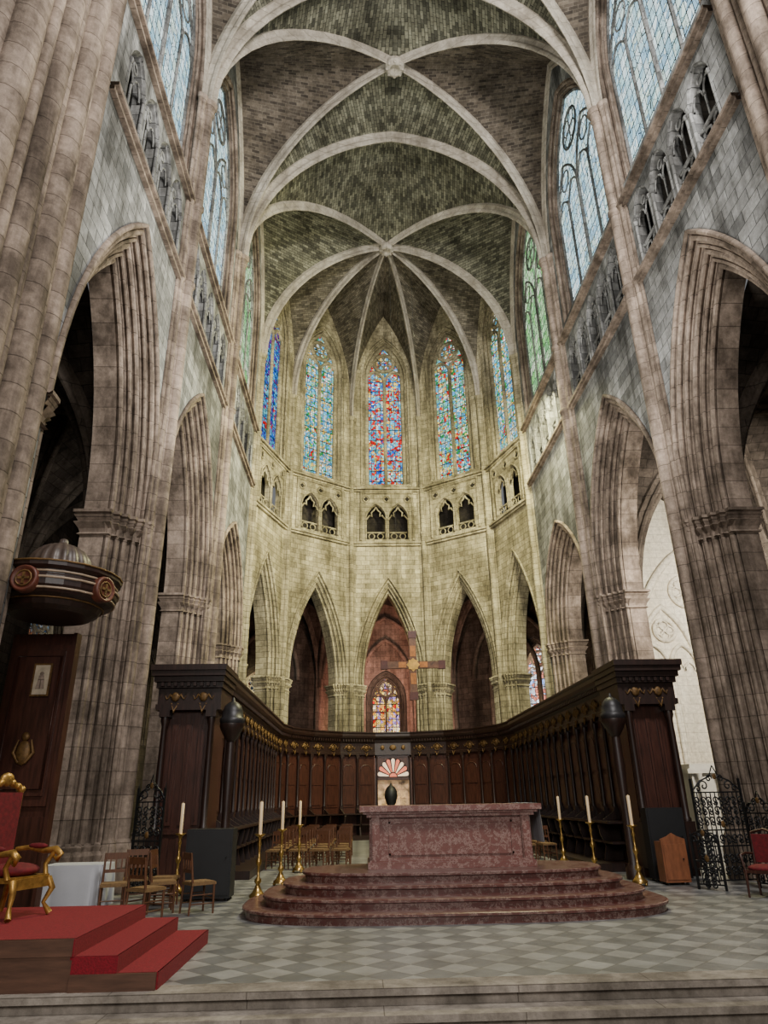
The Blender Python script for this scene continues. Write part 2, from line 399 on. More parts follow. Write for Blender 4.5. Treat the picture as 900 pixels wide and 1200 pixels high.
def ribsweep(mb,path,w=0.24,dp=0.42):
    sec=[(-w,0.12),(-w,-.1*dp),(-w*.75,-.25*dp),(-w*.45,-.5*dp),(-w*.5,-.72*dp),(-w*.3,-.95*dp),(0,-dp*1.05),(w*.3,-.95*dp),(w*.5,-.72*dp),(w*.45,-.5*dp),(w*.75,-.25*dp),(w,-.1*dp),(w,0.12)]
    d=path[-1]-path[0]; d.z=0
    if d.length<0.01: d=path[len(path)//2]-path[0]; d.z=0
    d.normalize(); side=Vector((-d.y,d.x,0)); rows=[]
    for i,p in enumerate(path):
        t=(path[min(i+1,len(path)-1)]-path[max(i-1,0)]).normalized()
        n=side.cross(t)
        if n.z<0: n=-n
        rows.append([p+side*s+n*k for s,k in sec])
    mb.grid(rows)
TR=[0]
def trim(mb,mat,**kw):
    TR[0]+=1
    return mb.obj('trim_%d'%TR[0],mat,None,kind='structure',**kw)

# ------------------------------------------------------------ building shell
W=6.75; ZS=23.2; HV=7.65
ZT0,ZT1=15.7,18.7
YC=30.0
AV=[(W*sin(math.radians(t)),YC+W*cos(math.radians(t))) for t in (-90,-54,-18,18,54,90)]
YB=[9.9,16.0,23.0,30.0]
WN=[0]
def window(F,uc,a,h,zs,zb,n,d,gm,lab,tm,w=.07):
    WN[0]+=1
    e=empty('window_%d'%WN[0],kind='structure',label=lab)
    glasspoly(F,uc,a,h,zs,zb,d-.04).obj('glass',gm,e)
    t=MB(); tracery(t,F,uc,a,h,zs,zb,n,d,w); t.obj('tracery',tm,e)
def straight_side(sx,name):
    wl=MB(); mo=MB(); cap=MB(); tri=MB(); dark=MB()
    for b in range(3):
        F,Ln,t,n=frame((sx*W,YB[b]),(sx*W,YB[b+1]),(0,(YB[b]+YB[b+1])/2))
        if b==0: a,off,h,zs,uc=2.1,.78,5.5,8.0,2.95
        elif b==1: a,off,h,zs,uc=2.45,.75,5.1,8.0,3.5
        else: a,off,h,zs,uc=2.3,.72,3.7,7.8,3.5
        TH=1.25
        band(wl,F,Ln,0,ZT0,[(uc,a,h,zs,0,off)])
        band(wl,F,Ln,0,ZT0,[(uc,a,h,zs,0,0)],d=-TH)
        archsweep(mo,F,uc,a,h,zs,0,orders(off,5,.14,.062,-TH),12)
        mo.tube([F(uc+x,zs+z,.03) for x,z in arcpts(a,h,off+.06,12)],.07,6)
        jambcap(cap,F,uc,a,off,.68,TH,CAPR(zs)); jambcap(cap,F,uc,a,off,.68,TH,BASER)
        for z,pr in ((ZT0,.2),(ZT1,.22)):
            for k,(e,dz) in enumerate(((pr,0),(pr*.6,-.12))):
                mo.add([F(0,z+dz-.1,0),F(Ln,z+dz-.1,0),F(Ln,z+dz-.1,e),F(0,z+dz-.1,e),F(0,z+dz,0),F(Ln,z+dz,0),F(Ln,z+dz,e),F(0,z+dz,e)],[(0,1,2,3),(4,5,6,7),(2,3,7,6)])
        nt_=5 if b else 4; mrg=.62; sw=(Ln-2*mrg)/nt_; ops=[]
        for i in range(nt_): ops.append((mrg+sw*(i+.5),sw/2-.09,.9,17.4,15.95,.04))
        band(wl,F,Ln,ZT0,ZT1,ops)
        for o in ops:
            archsweep(tri,F,o[0],o[1],o[2],o[3],o[4],[(.04,0),(.03,-.05),(.0,-.08),(.0,-.3),(.05,-.36)],6)
            for s in (-1,1):
                tri.tube([F(o[0]+s*(o[1]-.0),16.0,-.02),F(o[0]+s*(o[1]-.0),17.4,-.02)],.05,6)
                tri.tube([F(o[0]+s*(o[1]-.0),17.36,-.02),F(o[0]+s*(o[1]-.0),17.48,-.02)],[.055,.09],6)
                tri.tube([F(o[0]+s*o[1]*.5+q,17.35+z,-.12) for q,z in arcpts(o[1]*.45,.38,0,4)],.032,4)
            tri.tube([F(o[0]+.13*cos(k*pi/4),17.88+.13*sin(k*pi/4),-.12) for k in range(8)],.03,4,closed=True)
            tri.tube([F(o[0],16.6,-.15),F(o[0],17.5,-.15)],.032,5)
            tri.tube([F(o[0]-o[1],16.6,-.15),F(o[0]+o[1],16.6,-.15)],.05,5)
            for q in (-.25,.25):
                tri.tube([F(o[0]+q+.19*cos(k*pi/4),16.28+.2*sin(k*pi/4),-.15) for k in range(8)],.04,4,closed=True)
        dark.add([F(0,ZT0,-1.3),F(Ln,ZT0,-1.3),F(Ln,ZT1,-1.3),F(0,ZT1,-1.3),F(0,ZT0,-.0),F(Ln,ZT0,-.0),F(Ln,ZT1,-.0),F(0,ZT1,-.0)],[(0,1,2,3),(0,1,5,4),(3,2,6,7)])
        a2,h2,zs2=2.5,4.6,24.2
        band(wl,F,Ln,ZT1,31.6,[(Ln/2,a2,h2,zs2,19.3,.3)])
        archsweep(mo,F,Ln/2,a2,h2,zs2,19.3,orders(.3,2,.14,.055,-.6),10)
        mo.add([F(Ln/2-a2-.3,19.3,0),F(Ln/2+a2+.3,19.3,0),F(Ln/2+a2,19.5,-.6),F(Ln/2-a2,19.5,-.6)],[(0,1,2,3)])
        gm=M_g_green if b==2 else M_g_pale
        window(F,Ln/2,a2,h2,zs2,19.35,4,-.35,gm,'tall four-light traceried clerestory window with pale leaded glass',M_wall,.055)
    w=wl.obj('wall_'+name,M_wall,None,kind='structure')
    mo.obj('arch_moulding',M_pier,w); cap.obj('capital',M_pier,w); tri.obj('triforium_arcade',M_wall,w); dark.obj('triforium_passage',M_dark,w)
straight_side(-1,'left'); straight_side(1,'right')

# apse
wl=MB(); mo=MB(); cap=MB(); tri=MB(); dark=MB()
gms=[M_g_blue,M_g_left,M_g_center,M_g_right,M_g_left]
for b in range(5):
    F,Ln,t,n=frame(AV[b],AV[b+1],(0,YC))
    uc=Ln/2;a,off,h,zs,TH=1.38,.45,4.95,7.2,1.0
    band(wl,F,Ln,0,ZT0-.6,[(uc,a,h,zs,0,off)]); band(wl,F,Ln,0,ZT0-.6,[(uc,a,h,zs,0,0)],d=-TH)
    archsweep(mo,F,uc,a,h,zs,0,orders(off,3,.14,.058,-TH),12)
    mo.tube([F(uc+x,zs+z,.03) for x,z in arcpts(a,h,off+.05,12)],.055,6)
    jambcap(cap,F,uc,a,off,.42,TH,CAPR(zs))
    z0=ZT0-.6
    for z,pr in ((z0,.2),(18.45,.22)):
        for e,dz in ((pr,0),(pr*.6,-.12)):
            mo.add([F(0,z+dz-.1,0),F(Ln,z+dz-.1,0),F(Ln,z+dz-.1,e),F(0,z+dz-.1,e),F(0,z+dz,0),F(Ln,z+dz,0),F(Ln,z+dz,e),F(0,z+dz,e)],[(0,1,2,3),(4,5,6,7),(2,3,7,6)])
    ops=[(uc-.64,.54,.85,16.6,z0+.2,.05),(uc+.64,.54,.85,16.6,z0+.2,.05)]
    band(wl,F,Ln,z0,18.45,ops)
    for o in ops:
        archsweep(tri,F,o[0],o[1],o[2],o[3],o[4],[(.05,0),(.04,-.05),(.0,-.08),(.0,-.3)],6)
        tri.tube([F(o[0]+q,o[3]+z,.03) for q,z in arcpts(.54,.85,.06,6)],.045,5)
        # cusped head
        for s in (-1,1):
            tri.tube([F(o[0]+s*.54,16.55,-.06),F(o[0]+s*.36,16.8,-.06),F(o[0]+s*.22,16.72,-.06),F(o[0]+s*.26,16.98,-.06),F(o[0]+s*.1,17.12,-.06),F(o[0],17.32,-.06)],.05,5)
            for q in (.25,): tri.tube([F(o[0]+s*q+.17*cos(k*pi/4),z0+.42+.18*sin(k*pi/4),-.12) for k in range(8)],.035,4,closed=True)
        for s in (-.58,.58): tri.tube([F(o[0]+s,z0+.25,.0),F(o[0]+s,16.6,.0)],.055,6)
        tri.tube([F(o[0]-.5,z0+.65,-.12),F(o[0]+.5,z0+.65,-.12)],.045,5)
    for k in (-2,0,2):
        cx=uc+k*.6
        tri.tube([F(cx+.2*cos(j*pi/5),17.8+.2*sin(j*pi/5),.03) for j in range(10)],.035,4,closed=True)
        for j in range(4):
            dark.add([F(cx+.07*cos(j*pi/2)+.065*cos(i*pi/3),17.8+.07*sin(j*pi/2)+.065*sin(i*pi/3),.012) for i in range(6)],[tuple(range(6))])
    tri.tube([F(uc-1.5,z0+.12,.03),F(uc-1.5,18.2,.03),F(uc+1.5,18.2,.03),F(uc+1.5,z0+.12,.03)],.08,5)
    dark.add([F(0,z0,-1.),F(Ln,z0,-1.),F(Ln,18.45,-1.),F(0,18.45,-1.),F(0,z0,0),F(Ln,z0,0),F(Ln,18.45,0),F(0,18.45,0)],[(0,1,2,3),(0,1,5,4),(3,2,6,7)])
    a2,h2,zs2=1.25,2.6,26.3
    band(wl,F,Ln,18.45,31.6,[(uc,a2,h2,zs2,18.75,.3)])
    archsweep(mo,F,uc,a2,h2,zs2,18.75,orders(.3,2,.16,.055,-.7),10)
    mo.add([F(uc-a2-.3,18.75,0),F(uc+a2+.3,18.75,0),F(uc+a2,18.95,-.6),F(uc-a2,18.95,-.6)],[(0,1,2,3)])
    window(F,uc,a2,h2,zs2,18.8,2,-.38,gms[b],'two-light stained glass window with traceried rose head',M_apse,.12)
w=wl.obj('wall_apse',M_apse,None,kind='structure')
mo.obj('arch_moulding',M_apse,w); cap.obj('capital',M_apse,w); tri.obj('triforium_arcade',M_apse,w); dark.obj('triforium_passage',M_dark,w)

def shafts(P,nrm,s,mat,ztop,lab,name='pillar'):
    n=Vector(nrm).normalized(); t=Vector((-n.y,n.x)); P=Vector(P)
    e=empty(name,(P.x,P.y,0),0,label=lab,category='pillar',group='wall shafts of the choir')
    sh=MB();cp=MB();ba=MB()
    lay=[(0,.2,.17),(-.3,.07,.1),(.3,.07,.1),(-.17,.13,.055),(.17,.13,.055),(-.43,.02,.055),(.43,.02,.055)]
    for u,d,r in lay:
        c=n*(d*s)+t*(u*s); r*=s
        sh.cyl((c.x,c.y,0),(c.x,c.y,ztop),r,n=12)
        cp.lathe([(r,-.45),(r*1.25,-.42),(r*1.05,-.38),(r*1.15,-.28),(r*1.6,-.1),(r*1.7,-.06),(r*1.7,0)],12,(c.x,c.y,ztop))
        ba.lathe([(r*1.9,0),(r*1.9,.6),(r*1.5,.7),(r*1.6,.8),(r*1.2,.95),(r,1)],12,(c.x,c.y,0))
        for z in (ZT0-.1,ZT1-.1):
            cp.lathe([(r,-.1),(r*1.3,-.05),(r*1.3,.05),(r,.1)],12,(c.x,c.y,z))
    sh.obj('shaft',mat,e);cp.obj('capital',mat,e);ba.obj('base',mat,e)
for sx in (-1,1):
    for y in (16,23): shafts((sx*W,y),(-sx,0),1.0,M_pier,ZS,'tall clustered stone shafts rising from arcade pier to vault')
    shafts((sx*W,30),(-sx,-.2),.8,M_apse,ZS,'slender clustered stone shafts at the start of the apse')
for k in range(1,5):
    v=Vector(AV[k]); shafts(v,Vector((0,YC))-v,.75,M_apse,ZS,'slender clustered apse shafts rising between tall windows')
for sx in (-1,1):
    e=empty('crossing_pillar',(sx*8.2,8.6,0),0,label='massive pinkish clustered stone pillar at the choir entrance',category='pillar',group='massive crossing pillars')
    sh=MB(); sh.box(-1.4,1.4,-1.6,1.4,-.6,33)
    for i,(u,d,r) in enumerate([(-1.35,0.0,.28),(-1.08,.05,.07),(-.92,.12,.11),(-.78,.08,.06),(-.55,.14,.2),(-.33,.08,.06),(-.2,.12,.1),(-.06,.08,.06),(.18,.16,.22),(.42,.08,.06),(.55,.12,.1),(.68,.08,.06),(.9,.1,.2),(1.14,.05,.07),(1.25,.0,.12),(1.42,-.2,.22)]):
        x=-sx*(1.4+d-.05); sh.cyl((x,u,-.6),(x,u,33),r,n=14)
    for i in range(9):
        x=-sx*(1.1-.27*i); r=(.18,.08,.12,.08)[i%4]; sh.cyl((x,1.43,-.6),(x,1.43,33),r,n=12); sh.cyl((x,-1.63,-.6),(x,-1.63,33),r,n=12)
    sh.obj('shaft',M_pier,e)
    b=MB(); b.box(-1.75,1.75,-2,1.8,-.6,.5); b.box(-1.65,1.65,-1.9,1.7,.5,.75); b.obj('base',M_pier,e)

# ------------------------------------------------------------ vaults
cg=MB();cb=MB();ca=MB()
B2=Vector((0,19.5));AP=Vector((0,YC))
def quadbay(mbs,mbr,corners,boss,zs,h,w=.2,dp=.34):
    n=len(corners)
    for i in range(n):
        a,b=Vector(corners[i]),Vector(corners[(i+1)%n]); m=(a+b)/2
        web(mbs[i],halfcurve(a,m,zs,h),halfcurve(a,boss,zs,h)); web(mbs[i],halfcurve(b,m,zs,h),halfcurve(b,boss,zs,h))
    if mbr is not None:
        for c in corners: ribsweep(mbr,halfcurve(c,boss,zs,h),w,dp)
def arch_rib(mb,a,b,w,dp,zs=ZS,h=HV):
    a=Vector(a);b=Vector(b);m=(a+b)/2
    p=halfcurve(a,m,zs,h); q=halfcurve(b,m,zs,h); ribsweep(mb,p+list(reversed(q))[1:],w,dp)
for y0,y1,bo in ((9.4,16,Vector((0,12.7))),(16,23,B2)):
    quadbay([cg,cb,cg,cb],None,[(-W,y0),(W,y0),(W,y1),(-W,y1)],bo,ZS,HV)
    for c in [(-W,y0),(W,y0),(W,y1),(-W,y1)]:
        m=MB(); ribsweep(m,halfcurve(c,bo,ZS,HV),.15,.34); trim(m,M_rib)
for y in (9.4,16,23):
    m=MB(); arch_rib(m,(-W,y),(W,y),.2,.42); trim(m,M_rib)
a,b=Vector((-W,23)),Vector((W,23)); m_=(a+b)/2
for p in (a,b): web(cg,halfcurve(p,m_,ZS,HV),halfcurve(p,AP,ZS,HV))
for sx in (-1,1):
    p=Vector((sx*W,23));q=Vector((sx*W,30));mm=(p+q)/2
    web(cg,halfcurve(p,mm,ZS,HV),halfcurve(p,AP,ZS,HV)); web(cg,halfcurve(q,mm,ZS,HV),halfcurve(q,AP,ZS,HV))
for k in range(5):
    p=Vector(AV[k]);q=Vector(AV[k+1]);mm=(p+q)/2
    web(ca,halfcurve(p,mm,ZS,HV),halfcurve(p,AP,ZS,HV)); web(ca,halfcurve(q,mm,ZS,HV),halfcurve(q,AP,ZS,HV))
    m=MB(); arch_rib(m,p,q,.12,.25); trim(m,M_apse)
for p in [(-W,23),(W,23)]+AV:
    m=MB(); ribsweep(m,halfcurve(p,AP,ZS,HV),.14,.34); trim(m,M_rib)
for sx in (-1,1):
    for b in range(3):
        m=MB(); arch_rib(m,(sx*W,YB[b] if b else 9.4),(sx*W,YB[b+1]),.13,.26); trim(m,M_rib)
ce=cg.obj('ceiling',M_webG,None,kind='structure'); cb.obj('vault_cell',M_webB,ce); ca.obj('vault_cell',M_webA,ce)
for bo in (B2,AP,Vector((0,12.7))):
    m=MB(); m.lathe([(.0,-.0),(.34,0),(.42,-.1),(.42,-.28),(.3,-.42),(.2,-.40),(.18,-.3),(0,-.3)],20,(bo.x,bo.y,ZS+HV-.12),cap=False)
    for k in range(8): m.sphere((bo.x+.33*cos(k*pi/4),bo.y+.33*sin(k*pi/4),ZS+HV-.48),.08,6)
    trim(m,M_rib)

# ------------------------------------------------------------ aisles / ambulatory
XI,XO=W+1.3,13.6; RI,RO=7.8,13.4
av=MB();ar=MB()
AN=[math.radians(t) for t in (-90,-54,-18,18,54,90)]
for sx in (-1,1):
    for y0,y1 in ((9,16),(16,23),(23,30)):
        cs=[(sx*XI,y0),(sx*XO,y0),(sx*XO,y1),(sx*XI,y1)]
        quadbay([av]*4,ar,cs,Vector((sx*(XI+XO)/2,(y0+y1)/2)),8,5.6,.16,.3)
        arch_rib(ar,cs[2],cs[3],.3,.4,8,5.6)
for k in range(5):
    A0,A1=AN[k],AN[k+1]
    cs=[(RI*sin(A0),YC+RI*cos(A0)),(RO*sin(A0),YC+RO*cos(A0)),(RO*sin(A1),YC+RO*cos(A1)),(RI*sin(A1),YC+RI*cos(A1))]
    am=(A0+A1)/2; r=(RI+RO)/2*.95
    quadbay([av]*4,ar,cs,Vector((r*sin(am),YC+r*cos(am))),8,5.2,.14,.28)
    arch_rib(ar,cs[2],cs[3],.25,.35,8,5.2)
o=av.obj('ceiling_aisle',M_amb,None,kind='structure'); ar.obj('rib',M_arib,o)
wo=MB();wm=MB();wc=MB();wcm=MB()
for sx,nm in ((-1,'left'),(1,'right')):
    for y0,y1 in ((3,9),(9,16),(16,23),(23,30)):
        F,Ln,t,n=frame((sx*XO,y0),(sx*XO,y1),(0,(y0+y1)/2))
        band(wo,F,Ln,0,14,[(Ln/2,1.3,2.2,7.5,3.2,.3)])
        archsweep(wm,F,Ln/2,1.3,2.2,7.5,3.2,orders(.3,2,.12,.05,-.5),8)
        window(F,Ln/2,1.3,2.2,7.5,3.3,2,-.4,M_g_dim,'two-light leaded aisle window with dim glass',M_rib)
for k in range(5):
    A0,A1=AN[k],AN[k+1]
    F,Ln,t,n=frame((RO*sin(A0),YC+RO*cos(A0)),(RO*sin(A1),YC+RO*cos(A1)),(0,YC))
    if k==3: uw,aw,hw,zw,sw_,gm=Ln/2+1.4,.9,1.7,8.3,5.2,M_g_mix
    elif k==4: uw,aw,hw,zw,sw_,gm=Ln*.22,.8,1.5,8.2,5.2,M_g_mix
    else: uw,aw,hw,zw,sw_,gm=Ln/2,.95,1.4,7.3,4.2,(M_g_warm if k==2 else M_g_dim)
    band(wc if k==2 else wo,F,Ln,0,14,[(uw,aw,hw,zw,sw_,.3)])
    archsweep(wm,F,uw,aw,hw,zw,sw_,orders(.3,2,.12,.05,-.5),8)
    window(F,uw,aw,hw,zw,sw_+.1,2,-.4,gm,'small two-light chapel window of bright stained glass',M_arib if k==2 else M_cream)
    q=wcm if k==2 else wm
    for uu in (.15,Ln-.15,Ln/2-1.5,Ln/2+1.5): q.cyl(F(uu,0,.1),F(uu,8.5,.1),.14,n=10)
    q.tube([F(Ln/2+x,8.3+z,.12) for x,z in arcpts(1.5,2.6,0,8)],.14,6)
    q.tube([F(Ln/2+x,8.3+z,.12) for x,z in arcpts(2.6,4.0,0,8)],.14,6)
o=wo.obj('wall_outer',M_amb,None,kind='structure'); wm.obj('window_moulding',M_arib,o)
o=wc.obj('wall_axial',M_chap,None,kind='structure'); wcm.obj('chapel_shafts',M_chap,o)
cw=MB(); ct=MB(); Fc=lambda u,z,d:(9.2+u,26-d,z)
cw.box(9.2,13.6,26,26.4,0,13.6)
for i in range(4):
    u=.55+i*1.1
    ct.tube([Fc(u-.5,2.6,.05)]+[Fc(u+x,6.2+z,.05) for x,z in arcpts(.5,.8,0,6)]+[Fc(u+.5,2.6,.05)],.09,6)
    for s in (-.2,.2): ct.tube([Fc(u+s+x,6.0+z,.03) for x,z in arcpts(.2,.3,0,5)],.05,5)
for i in range(2):
    u=1.1+i*2.2
    ct.tube([Fc(u+x,6.3+z,.05) for x,z in arcpts(1.05,2.2,0,8)],.11,6)
    ct.tube([Fc(u+.42*cos(k*pi/7),7.55+.42*sin(k*pi/7),.05) for k in range(14)],.08,5,closed=True)
    for k in range(4): ct.tube([Fc(u+.2*cos(k*pi/2)+.17*cos(j*pi/4),7.55+.2*sin(k*pi/2)+.17*sin(j*pi/4),.03) for j in range(8)],.04,4,closed=True)
ct.tube([Fc(2.2+x,6.6+z,.06) for x,z in arcpts(2.15,4.2,0,10)],.16,6)
ct.tube([Fc(2.2+.62*cos(k*pi/8),9.1+.62*sin(k*pi/8),.05) for k in range(16)],.09,5,closed=True)
for k in range(6): ct.tube([Fc(2.2+.35*cos(k*pi/3)+.2*cos(j*pi/4),9.1+.35*sin(k*pi/3)+.2*sin(j*pi/4),.03) for j in range(8)],.045,4,closed=True)
cw.box(9.2,13.6,25.7,26,2.2,2.5)
o=cw.obj('wall_chapel',M_cream,None,kind='structure'); ct.obj('blind_tracery',M_cream,o)

# ------------------------------------------------------------ floor
fl=MB(); fl.box(-14,14,8.0,45,-.7,0); fl.obj('floor',M_floor,None,kind='structure')
st=MB(); st.box(-14,14,7.78,8.12,-.06,.004); st.box(-14,14,7.84,8.0,-.15,-.06); st.box(-14,14,7.5,7.9,-.21,-.15); st.box(-14,14,7.56,7.9,-.32,-.21); st.box(-14,14,7.15,7.6,-.37,-.32);st.box(-14,14,7.2,7.6,-.6,-.37); st.obj('trim_90',M_stonestep,None,kind='structure',label='worn stone steps up to the choir floor')
nf=MB(); nf.box(-14,14,-8,7.3,-.9,-.51); nf.obj('floor_nave',M_stonestep,None,kind='structure')

# ------------------------------------------------------------ altar and steps
def superell(hx,hy,n=64,e=3.2,cy=0):
    P=[]
    for i in range(n):
        t=2*pi*i/n; c,s=cos(t),sin(t)
        P.append((hx*math.copysign(abs(c)**(2/e),c),cy+hy*math.copysign(abs(s)**(2/e),s)))
    return P
e=empty('altar_platform',(0,12.95,0),label='curved four-step dais of mottled red marble beneath the altar',category='steps')
for i in range(4):
    hx,hy=3.42-.31*i,1.75-.27*i
    s=MB(); z=.15*i
    s.prism(superell(hx-.045,hy-.045),z,z+.1,'z')
    P1=superell(hx,hy);rows=[[(x*k,y*k2,zz) for x,y in P1] for k,k2,zz in ((1-.013,1-.024,z+.095),(1,1,z+.11),(1,1,z+.14),(1-.006,1-.01,z+.15))]
    s.grid(rows,False,True); s.add(rows[-1],[tuple(range(64))]); s.add(rows[0],[tuple(range(64))])
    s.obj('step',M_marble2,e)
bo=MB(); bo.box(-1.2,1.2,-.5,.5,.12,.78)
for sx in (-1,1): bo.box(min(sx*1.2,sx*1.34),max(sx*1.2,sx*1.34),-.55,.55,.1,.8)
bo.box(-1.05,1.05,-.52,-.5,.2,.23);bo.box(-1.05,1.05,-.52,-.5,.68,.71);bo.box(-1.05,-1.02,-.52,-.5,.2,.71);bo.box(1.02,1.05,-.52,-.5,.2,.71)
sl=MB(); sl.box(-1.54,1.54,-.68,.68,.87,.96); sl.box(-1.48,1.48,-.63,.63,.83,.87); sl.box(-1.42,1.42,-.59,.59,.78,.83)
pl=MB(); pl.box(-1.4,1.4,-.6,.6,0,.1); pl.box(-1.37,1.37,-.57,.57,.1,.13)
for sx in (-1,1):
    for k in (-.42,0,.42): bo.box(min(sx*1.34,sx*1.37),max(sx*1.34,sx*1.37),k-.06,k+.06,.13,.78)
    bo.box(sx*1.27-.055,sx*1.27+.055,-.575,-.55,.13,.78)
thing('altar',[('body',bo,M_marble),('altar_top',sl,M_marble),('plinth',pl,M_marble)],(0,12.95+.25,.602),0,'large rectangular red marble altar on a stepped dais','altar')
ac=MB(); rows=[]
for z in (.965,.9,.7,.5,.35):
    rows.append([(1.55+.02*sin(j*1.9)*(1 if z<.9 else 0)+(.97-z)*.06,-.45+.9*j/20,z) for j in range(21)])
rows=[[(1.2,-.45+.9*j/20,.968) for j in range(21)]]+rows
ac.grid(rows,True)
thing('altar_cloth',[('cloth',ac,M_cloth)],(0,13.2,.602),0,'white linen cloth hanging over the end of the altar','cloth')

# ------------------------------------------------------------ suspended cross
cr=MB();cr.box(-.1,.1,-.05,.05,-.95,.95);cr.box(-.92,.92,-.05,.05,-.1,.1)
pt=MB();fr=MB();en=MB()
for sx in (-1,1):
    pt.box(min(sx*.2,sx*.42),max(sx*.2,sx*.42),-.06,-.05,-.08,.08)
    pt.box(-.08,.08,-.06,-.05,min(sx*.24,sx*.55),max(sx*.24,sx*.55))
    en.box(min(sx*.74,sx*.94),max(sx*.74,sx*.94),-.065,.065,-.12,.12); en.box(-.12,.12,-.065,.065,min(sx*.78,sx*.99),max(sx*.78,sx*.99))
fr.M=Matrix.Rotation(pi/4,4,'Y'); fr.box(-.14,.14,-.07,-.05,-.14,.14); fr.M=Matrix.Identity(4); fr.box(-.13,.13,-.08,-.05,-.13,.13)
wi=MB();wi.cyl((-.4,0,.06),(-.4,0,25),.004,n=5);wi.cyl((.4,0,.06),(.4,0,25),.004,n=5)
thing('suspended_cross',[('cross_body',cr,M_crs),('painted_panel',pt,plain('cross_orange',(.5,.18,.03),.5,0,.4,8)),('centre_plaque',fr,plain('cross_yellow',(.8,.45,.06),.4,0,.3,8)),('end_cap',en,M_cred),('wire',wi,M_iron)],(0,20,5.25),0,'dark brown cross with orange and yellow panels hanging on wires','cross')

# ------------------------------------------------------------ choir stalls
H=4.65
def stall(w):
    bp=MB(); bp.box(-w/2,w/2,0,.12,0,3.75)
    for cx in (-w/4,w/4):
        x0,x1=cx-w/4+.1,cx+w/4-.1
        bp.box(x0,x1,-.03,0,1.35,3.35); bp.box(x0+.08,x1-.08,-.055,-.03,1.45,2.2); bp.box(x0+.08,x1-.08,-.055,-.03,2.3,3.25)
        bp.tube([(cx+q,-.05,2.95+z) for q,z in arcpts((x1-x0)/2-.08,.22,0,5)],.025,5)
    co=MB()
    for x in (-w/2+.09,.0):
        co.box(x-.075,x+.075,-.12,0,1.1,1.4)
        co.lathe([(.07,0),(.07,.05),(.05,.1),(.055,.6),(.045,1.9),(.075,2.0),(.075,2.1)],10,(x,-.075,1.4))
        co.box(x-.085,x+.085,-.15,0,3.5,3.62)
    cn=MB()
    cn.prism([(0.12,3.62),(-.14,3.62),(-.14,3.72),(-.10,3.74),(-.10,4.15),(-.16,4.2),(-.22,4.3),(-.3,4.38),(-.34,4.46),(-.34,4.56),(-.38,4.6),(-.38,H),(.12,H)],-w/2,w/2,'x')
    for k in range(int(w/.14)): cn.box(-w/2+.04+k*.14,-w/2+.1+k*.14,-.28,-.19,4.22,4.32)
    orn=MB()
    for cx in (-w/4,w/4):
        orn.sphere((cx,-.12,3.94),.1,10,1,.4,1.1)
        for s in (-1,1):
            orn.tube([(cx+s*(.11+.05*k),-.13,3.94+.07*sin(k*1.7)) for k in range(5)],[.025,.035,.025,.02,.012],5)
        orn.tube([(cx+.15*cos(k*pi/5),-.13,3.94+.15*sin(k*pi/5)) for k in range(10)],.018,4,closed=True)
        orn.tube([(cx-.08,-.15,3.72),(cx,-.16,3.55),(cx+.08,-.15,3.72)],[.02,.04,.02],5)
    st=MB(); st.box(-w/2,w/2,-1.0,0,0,.18)
    for cx in (-w/4,w/4): st.box(cx-w/4+.06,cx+w/4-.06,-.5,-.02,.58,.63)
    for x in (-w/2+.04,0):
        st.prism([(-.02,.18),(-.5,.18),(-.42,.5),(-.52,.75),(-.56,.98),(-.5,1.05),(-.02,1.35)],x-.035,x+.035,'x')
    st.box(-w/2,w/2,-.58,0,1.03,1.08)
    return [('back_panel',bp,M_wood2),('column',co,M_wood),('cornice',cn,M_wood),('gilded_ornament',orn,M_dgold),('seat',st,M_wood)]
XL,XR=-5.1,5.0; YW=17.9
lab='carved dark walnut choir stall with gilded frieze and panelled back'
wl_=(29.8-YW)/7
slots=[]
for k in range(7):
    yc=YW+wl_*(k+.5)
    slots.append(((XL,yc,0),pi/2)); slots.append(((XR,yc,0),-pi/2))
e0=thing('choir_stall',stall(wl_-.004),slots[0][0],slots[0][1],lab,'choir stall','choir stalls along both sides')
for p,r in slots[1:]: dup(e0,p,r)
RS=5.05; wa=2*RS*math.tan(pi/18)
ea=None
tap=lambda v:(v[0]*(1+v[1]/RS) if v[1]<0 else v[0],v[1],v[2])
for k in range(9):
    if k==4: continue
    th=math.radians(-80+20*k); loc=(RS*sin(th),29.8+RS*cos(th),0)
    if ea is None: ea=thing('apse_stall',stall(wa-.004),loc,-th,lab,'choir stall','choir stalls in the curved apse',warp=tap)
    else: dup(ea,loc,-th)
# portal
pf=MB(); pw=MB()
for s in (-1,1): pf.box(s*.83-.05,s*.83+.05,-.05,.12,0,3.62); pw.lathe([(.05,0),(.04,.1),(.035,2.8),(.055,2.95)],10,(s*.78,-.1,.6))
pf.box(-.88,.88,-.05,.12,3.5,3.62)
R_=.76;ZB=2.62
for s in (-1,1):
    pts=[(s*R_,ZB)]+[(s*R_*cos(pi/2*i/8),ZB+.86*sin(pi/2*i/8)) for i in range(9)]+[(0,3.52),(s*R_*1.03,3.52)]
    pf.prism(pts,-.03,.08,'y')
pf.box(-.78,.78,-.08,.1,2.5,2.62)
pc=MB(); pc.prism([(0.12,3.62),(-.13,3.62),(-.11,4.15),(-.16,4.3),(-.28,4.38),(-.33,4.46),(-.33,4.56),(-.37,4.6),(-.37,H),(.12,H)],-wa/2+.003,wa/2-.003,'x')
pc.v=[tap(v) for v in pc.v]
po=MB()
for k in (-1,1): po.sphere((k*.5,-.15,3.95),.1,10,1,.4,1.1)
po.sphere((0,-.15,3.95),.13,10,1.3,.4,1.0)
fan=MB(); fan2=MB()
